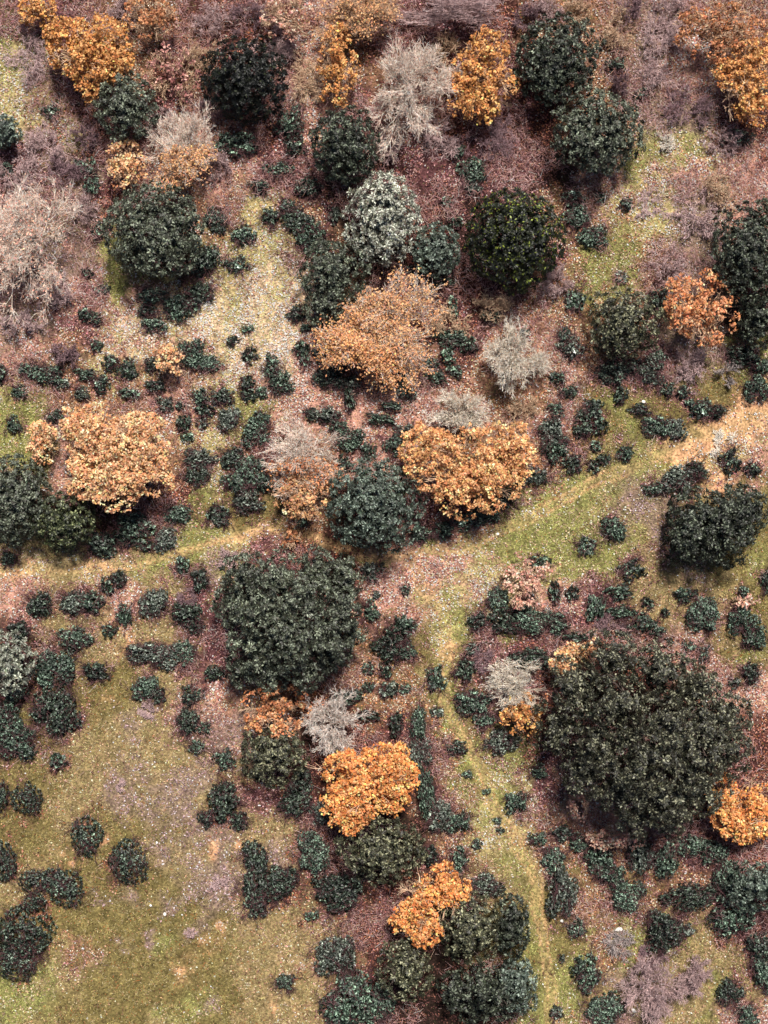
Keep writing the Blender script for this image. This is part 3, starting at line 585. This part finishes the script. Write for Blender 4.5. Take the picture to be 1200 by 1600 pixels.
BARES = [
 (598,518,80,74,'cream','wide half bare orange tree with leaves thick along its lower left rim','half bare orange tree',dict(name='autumn_oak',cat='orange tree',hk=.8,leaves2=(('tan',9500,(0,0,1),-2),('amber',5200,(-.8,-.7,0),.25)))),
 (290,240,50,58,'cream','bare tree with a few orange leaves right of the small pale orange tree','bare tree with orange leaves',dict(leaves=('tan',2600,(.2,-1,0),.1))),
 (45,375,80,82,'cream','large cream bare tree spreading from the left edge','large cream bare tree',dict(dens=1.3,leaves=('pink',1500,(0,0,1),-2))),
 (640,142,66,76,'cream','large tan bare tree at top centre between golden trees','large tan bare tree',dict(dens=1.2)),
 (560,28,58,38,'tan','tan bare tree with scattered orange leaves at the top edge','tan bare tree at the top edge',dict(leaves=('tan',2000,(0,0,1),-2))),
 (712,12,75,32,'mauve','mauve-grey bare tree along the top edge','mauve bare tree at the top edge',dict()),
 (800,558,50,50,'pale','pale wiry bare tree between the half bare tree and olive oak','pale wiry bare tree',dict(dens=1.1)),
 (718,648,42,32,'pale','small pale bare tree on top of the wide orange tree','small pale bare tree',dict()),
 (470,715,56,58,'cream','pinkish bare tree with tan leaves beneath it','pinkish bare tree',dict(leaves=('rust',1400,(.1,-1,0),.2))),
 (517,1130,42,46,'white','small whitish bare tree with starburst branches below the huge oak','whitish starburst tree',dict()),
 (800,1068,38,36,'pale','pale bare tree leaning on the left flank of the giant oak','pale bare tree by the giant oak',dict()),
 (1190,145,26,16,'pale','pale bare branches sticking out of the golden edge tree','pale bare edge tree',dict(dens=.5)),
 (1018,1550,46,50,'mauve','mauve bare tree with curling branches near the bottom edge','mauve bare tree near the bottom',dict(hk=.8,dens=.8)),
 (1087,1528,25,28,'mauve','small mauve starburst tree right of the curling bare tree','small mauve starburst tree',dict(hk=.8)),
]
THICKETS = [
 (335,165,26,44,'purple','dark purple shrub squeezed left of the nearly black oak','purple shrub by the black oak',{}),
 (480,120,34,44,'tan','tan wiry thicket between the nearly black oak and narrow golden tree','tan thicket by the black oak',{}),
 (690,205,34,34,'mauve','mauve-tan thicket at the lower right of the tan bare tree','thicket under the bare tree',{}),
 (605,232,22,26,'mauve','small mauve thicket right of the dark egg-shaped oak','small mauve thicket',{}),
 (905,22,34,20,'tan','tan thicket at the top edge right above the upper glossy oak','tan thicket at the top edge',{}),
 (1050,18,34,22,'mauve','pale mauve thicket in the top right part of the top edge','pale mauve thicket',{}),
 (255,190,24,20,'mauve','mauve shrub right of the round oak','mauve shrub by the round oak',{}),
 (700,75,20,34,'tan','tan twigs wedged between the tan bare tree and ragged golden tree','wedged tan twigs',{}),
 (315,85,26,30,'tan','tan shrub left of the nearly black oak above the purple one','tan shrub by the black oak',{}),
 (25,268,34,38,'mauve','pinkish mauve thicket at the left edge above the cream bare tree','pinkish edge thicket',{}),
 (1130,225,32,20,'mauve','low mauve shrub below the golden edge tree','low shrub below the golden tree',{}),
 (825,30,22,26,'purple','purple shrub left of the upper glossy oak at the top edge','purple shrub at the top edge',{}),
 (195,20,22,24,'mauve','small mauve shrub between the golden and brownish gold trees','shrub between golden trees',{}),
 (985,15,26,18,'purple','dull purple shrub at the top edge left of the pale mauve thicket','dull purple edge shrub',{}),
 (1120,300,26,26,'tan','tan shrub above the dark oak at the right edge','tan shrub above the edge oak',{}),
 (770,480,30,22,'tan','tan thicket below the yellow-tipped dark oak','tan thicket below the tipped oak',{}),
 (870,440,22,30,'mauve','mauve-tan shrub between the yellow-tipped oak and heart-shaped oak','shrub between two dark oaks',{}),
 (48,92,30,52,'mauve','mauve twiggy shrub left of the golden orange tree','mauve shrub by the golden tree',{}),
 (75,228,45,34,'mauve','wide mauve twiggy shrub above the large cream bare tree','wide mauve shrub',{}),
 (100,275,34,28,'purple','purple tangled shrub between cream bare tree and small orange tree','purple tangled shrub',{}),
 (128,325,22,26,'mauve','dense mauve shrub of broken branches left of the broad oak','shrub of broken branches',{}),
 (138,218,26,20,'purple','dark purple twiggy shrub below the round oak','dark purple shrub',{}),
 (82,455,42,24,'mauve','low mauve thicket under the cream bare tree','low mauve thicket',{}),
 (35,510,32,24,'mauve','mauve grey shrub near the left edge beside dark bushes','mauve grey shrub',{}),
 (100,552,24,16,'purple','small purple shrub on the grassy slope','small purple slope shrub',{}),
 (1030,60,34,36,'mauve','upper one of two mauve wiry shrubs right of the upper glossy oak','mauve wiry shrub',{}),
 (1025,115,28,30,'mauve','lower one of two mauve wiry shrubs right of the upper glossy oak','lower mauve wiry shrub',{}),
 (1072,168,38,34,'purple','purple rounded thicket left of the golden edge tree','purple rounded thicket',{}),
 (970,132,20,16,'purple','small purple shrub between the glossy oak pair and the wiry shrubs','small purple shrub',{}),
 (1040,222,13,16,'pale','small pale pink tuft right of the lower oak of the pair','small pale pink tuft',dict(h=.4)),
 (1015,318,38,24,'mauve','grey dead branches lying in the pale clearing','dead branches in the clearing',dict(h=.35,dens=.6)),
 (1090,335,40,46,'mauve','large mauve thicket left of the dark oak at the right edge','large mauve thicket',{}),
 (1045,410,38,30,'mauve','mauve thicket above left of the rusty tree','mauve thicket by the rusty tree',{}),
 (1080,572,30,26,'mauve','mauve twiggy shrub just below the rusty tree','mauve shrub below the rusty tree',{}),
 (1138,585,16,26,'grey','thin grey branches right of the mauve shrub below the rusty tree','thin grey branches',dict(dens=.5)),
 (760,212,46,36,'purple','dull purple thicket below the ragged golden tree','dull purple thicket',{}),
 (345,262,20,22,'mauve','dull mauve shrub right of the bare tree with orange leaves','dull mauve shrub',{}),
 (330,30,30,26,'mauve','mauve bare shrub at the top edge above the nearly black oak','mauve shrub at the top edge',{}),
 (390,25,34,22,'purple','dark purple bare shrub above the nearly black oak','dark purple bare shrub',{}),
 (855,15,36,18,'mauve','mauve shrub at the top edge above the glossy oak','mauve shrub above the glossy oak',{}),
 (965,50,26,30,'tan','tan wiry shrub right beside the upper glossy oak','tan wiry shrub',{}),
 (820,640,30,20,'tan','tan wiry shrub below the pale wiry bare tree','tan shrub below the wiry tree',{}),
 (700,505,30,26,'tan','tan wiry shrub right of the half bare tree','tan shrub by the half bare tree',{}),
 (355,873,24,14,'mauve','pale mauve heathery shrub beside the path at the huge oak','pale mauve path shrub',dict(h=.4)),
 (292,935,20,14,'purple','purple heathery shrub left of the huge oak','purple heather left of the huge oak',dict(h=.4)),
 (755,1035,18,24,'purple','purple heathery shrub between teal bushes left of the small pale bare tree','purple heather by the pale tree',dict(h=.4)),
 (955,975,44,14,'purple','long purple heathery shrub above the giant oak','long purple heather',dict(h=.35)),
 (1015,1498,30,22,'purple','dull purple twigs above the curling bare tree','dull purple twigs',dict(h=.5)),
 (965,1475,26,22,'grey','greyish brush with rusty leaves beside the pale stone','greyish brush by the pale stone',dict(h=.45)),
 (1125,695,22,24,'pale','dry pale tuft on the sandy path','dry pale tuft on the path',dict(h=.3,dens=.5)),
 (430,70,34,36,'mauve','thin mauve undergrowth below the thin pinkish tree','thin mauve undergrowth',dict(h=.6)),
 (230,1110,12,20,'mauve','small violet heather tuft in the upper meadow','violet heather tuft',dict(h=.25)),
 (345,1380,14,18,'mauve','violet heather tuft in the meadow left of the long bush','violet heather by the long bush',dict(h=.25)),
 (190,1228,10,9,'mauve','dull lilac tuft in the middle of the meadow','dull lilac tuft',dict(h=.2)),
 (298,1456,9,8,'mauve','tiny lilac tuft right of the white meadow stone','tiny lilac tuft',dict(h=.2)),
]
for r in EVERGREENS:
    evergreen(*r[:6], **r[7]); ALLTHINGS.append((r[0], r[1], (r[2] + r[3]) / 2, r[6]))
for r in LEAFY:
    leafy(*r[:6], **r[7]); ALLTHINGS.append((r[0], r[1], (r[2] + r[3]) / 2, r[6]))
for r in BARES:
    bare(*r[:6], **r[7]); ALLTHINGS.append((r[0], r[1], (r[2] + r[3]) / 2, r[6]))
for r in THICKETS:
    thicket(*r[:6], **r[7])

# ---------------------------------------------------------------- bushes
BT = {'teal': dict(base=(38, 52, 46), pale=.26, palecol=(118, 142, 130)), 'deep': dict(base=(28, 36, 31), pale=.2, palecol=(96, 114, 104)),
      'grey': dict(base=(50, 59, 55), pale=.26, palecol=(130, 142, 138))}
def bush_mesh(cls, tone, v, ball=False):
    R0 = {0: .28, 1: .5, 2: .75, 3: 1.0}[cls]; rng = np.random.default_rng(900 + cls * 50 + v * 7 + len(tone))
    cl = .105; cf = lambda r, n: tones(r, n, **BT[tone], spread=.4)
    heads = [(0., 0., .95, 1.1)] if ball else [(0., 0., .62, 1.)] if cls else [(0., 0., .85, 1.)]
    nh = 0 if ball else (2, 4, 6, 7)[cls]; a0 = rng.uniform(0, 6.28)
    for q in range(nh):
        aa = a0 + q * 6.28 / nh + rng.uniform(-.5, .5); dd = rng.uniform(.42, .72); heads.append((math.cos(aa) * dd, math.sin(aa) * dd, rng.uniform(.24, .46), rng.uniform(.5, 1.05)))
    gs = []
    for hx, hy, hr, hz in heads:
        rr = hr * R0; q = crown(rng, rr, rr * rng.uniform(.8, 1.2), (R0 * .5 + .1) * hz, R0 * .25 * hz + .05, clump=cl * .85, space=.15, ctone=.42, leaf=(.1, .05), per=17, cover=.9, colf=cf,
                                lumps=(9, .35, 8), low=-.25, fill=.7, gaps=(3 + cls, .03))
        gs.append(((q[0] + [hx * R0, hy * R0, 0], q[1], q[2] * math.exp(rng.normal(0, .18))), 0))
    V, F, c, _ = join(*gs); g = (V, F, c)
    n = 10 + cls * 4; a = rng.uniform(0, 6.28, n); e = rng.uniform(.2, 1.2, n)
    D = np.stack([np.cos(a) * np.cos(e), np.sin(a) * np.cos(e), np.sin(e)], 1); O = np.stack([np.cos(a) * R0 * .2, np.sin(a) * R0 * .2, np.zeros(n)], 1)
    p0, p1, a0, a1, tp = grow(rng, O, D, np.full(n, R0 * .8), np.full(n, .014), 3, (4, 3), .5, rmin=.007)
    for P in (p0, p1): P[:, 2] = np.clip(P[:, 2], .01, R0 * .75 + .1)
    s = tube_geo(p0, p1, a0, a1, np.clip(lin((86, 60, 62))[None] * np.exp(rng.normal(0, .25, (len(p0), 1))), 0, .6), 3)
    return mesh_np('foliage', *g, [M_bush]), mesh_np('stems', *s, [M_bark]), mesh_np2('bush', join((g, 0), (s, 1)), [M_bush, M_bark])
LIB = {}
NV = 9
def ordinal(i): return ['nearest', 'second', 'third', 'fourth', 'fifth', 'sixth', 'seventh', 'eighth'][min(i, 7)]
def direction(dx, dy):
    a = math.degrees(math.atan2(-dy, dx)) % 360
    return ['right of', 'above right of', 'above', 'above left of', 'left of', 'below left of', 'below', 'below right of'][int((a + 22.5) // 45) % 8]
rngb = np.random.default_rng(77)
EXTRA = [(1120, 690, 40, 'sandy path'), (130, 1250, 60, 'open meadow'), (700, 905, 40, 'path fork'), (410, 480, 40, 'pale grassy slope')]
LM = ALLTHINGS
infos = []
for (px, py, rx, ry) in bl:
    r = (rx + ry) / 2; cls = 0 if r < 12 else 1 if r < 18 else 2 if r < 25 else 3
    tone = ['teal', 'deep', 'grey'][int(rngb.choice(3, p=[.55, .3, .15]))]
    if py > 1200 and px < 480: tone = 'deep'
    size = 'tiny' if r < 9 else 'small' if r < 13.5 else 'medium' if r < 19 else 'large' if r < 27 else 'very large'
    asp = rx / ry; shape = 'round' if .85 < asp < 1.18 else 'wide' if asp >= 1.18 else 'tall'
    best = min(LM, key=lambda L: math.hypot(px - L[0], py - L[1]) - L[2])
    d = math.hypot(px - best[0], py - best[1]) - best[2]
    infos.append([px, py, rx, ry, cls, tone, size, shape, best[3], direction(px - best[0], py - best[1]), d])
keys = {}
for i, f in enumerate(infos): keys.setdefault((f[8], f[9]), []).append(i)
for i, f in enumerate(infos):
    fam = sorted(keys[(f[8], f[9])], key=lambda j: infos[j][10])
    same = [j for j in fam if infos[j][6] == f[6] and infos[j][7] == f[7]]
    nth = '' if len(same) == 1 else ordinal(same.index(i)) + (' nearest' if same.index(i) else '') + ' '
    f.append('%s %s dark bush %s%s the %s' % (f[6], f[7], nth, f[9], f[8]))
for i, f in enumerate(infos):
    px, py, rx, ry, cls, tone = f[:6]; label = f[-1]
    v = int(rngb.integers(0, NV)); ball = px < 225 and py > 1220; key = (cls, tone, v, ball)
    if key not in LIB: LIB[key] = bush_mesh(cls, tone, v, ball)
    fol, stems, whole = LIB[key]
    R0 = {0: .28, 1: .5, 2: .75, 3: 1.0}[cls]; zc = R0 * .4
    x, y = place(px, py, zc); k = 1.24
    if cls >= 2:
        o = bpy.data.objects.new('bush', None); C.objects.link(o); o.empty_display_size = .3
        child('foliage', fol, o); child('stems', stems, o)
    else:
        o = bpy.data.objects.new('bush', whole); C.objects.link(o)
    sx, sy = rx * S / R0 * k, ry * S / R0 * k
    quarter = int(rngb.integers(0, 4)); rz = quarter * math.pi / 2 + (float(rngb.uniform(-.25, .25)))
    if quarter % 2: sx, sy = sy, sx
    o.scale = (sx, sy, (sx + sy) / 2 * float(rngb.uniform(.85, 1.15))); o.rotation_euler = (0, 0, rz)
    o.location = (x, y, float(ground_z(x, y)) - .01)
    tag(o, label, 'bush', 'dark low bushes of the forest floor')

# ---------------------------------------------------------------- stones
def stone(px, py, r, label, stretch=1.0):
    import bmesh
    rng = np.random.default_rng(int(px + py)); bm = bmesh.new(); bmesh.ops.create_icosphere(bm, subdivisions=2, radius=1)
    U = unit(rng.normal(size=(7, 3)))
    for v in bm.verts:
        d = np.array(v.co); k = 1 - .3 * np.clip(d @ U.T - .75, 0, 1).max() / .25
        v.co = (d[0] * r * S * k * stretch, d[1] * r * S * k, d[2] * r * S * k * .6)
    me = bpy.data.meshes.new('stone'); bm.to_mesh(me); bm.free(); me.materials.append(M_stone)
    a = me.color_attributes.new('Col', 'FLOAT_COLOR', 'POINT'); a.data.foreach_set('color', np.tile(np.array([.8, .78, .72, 1], np.float32), len(me.vertices)))
    x, y = place(px, py); o = bpy.data.objects.new('stone', me); C.objects.link(o); o.location = (x, y, float(ground_z(x, y)) + r * S * .35 + .03)
    o.rotation_euler = (0, 0, float(rng.uniform(0, 6))); tag(o, label, 'stone', 'pale stones lying about')
for s in [(258,1427,2.6,'white round stone alone in the lower meadow'),(246,1315,2,'tiny white stone below the middle of the meadow'),(236,1414,2,'pale flat stone left of the white round meadow stone'),
          (878,1439,2.8,'white stone beside the elongated bush on the lower track'),(967,1452,4,'pale oblong stone in the greyish brush'),(990,1578,3,'pale sliver of stone at the bottom edge'),
          (716,1290,2.2,'tiny pale stone by the bush at the grassy track'),(777,834,2.4,'small pale stone on the path bend'),(883,702,3.2,'white stone between bushes above the path'),(1005,628,3,'pale stone right of the heart-shaped olive oak')]:
    stone(*s[:3], s[3], 1.6 if s[0] in (967, 990, 883) else 1.1)
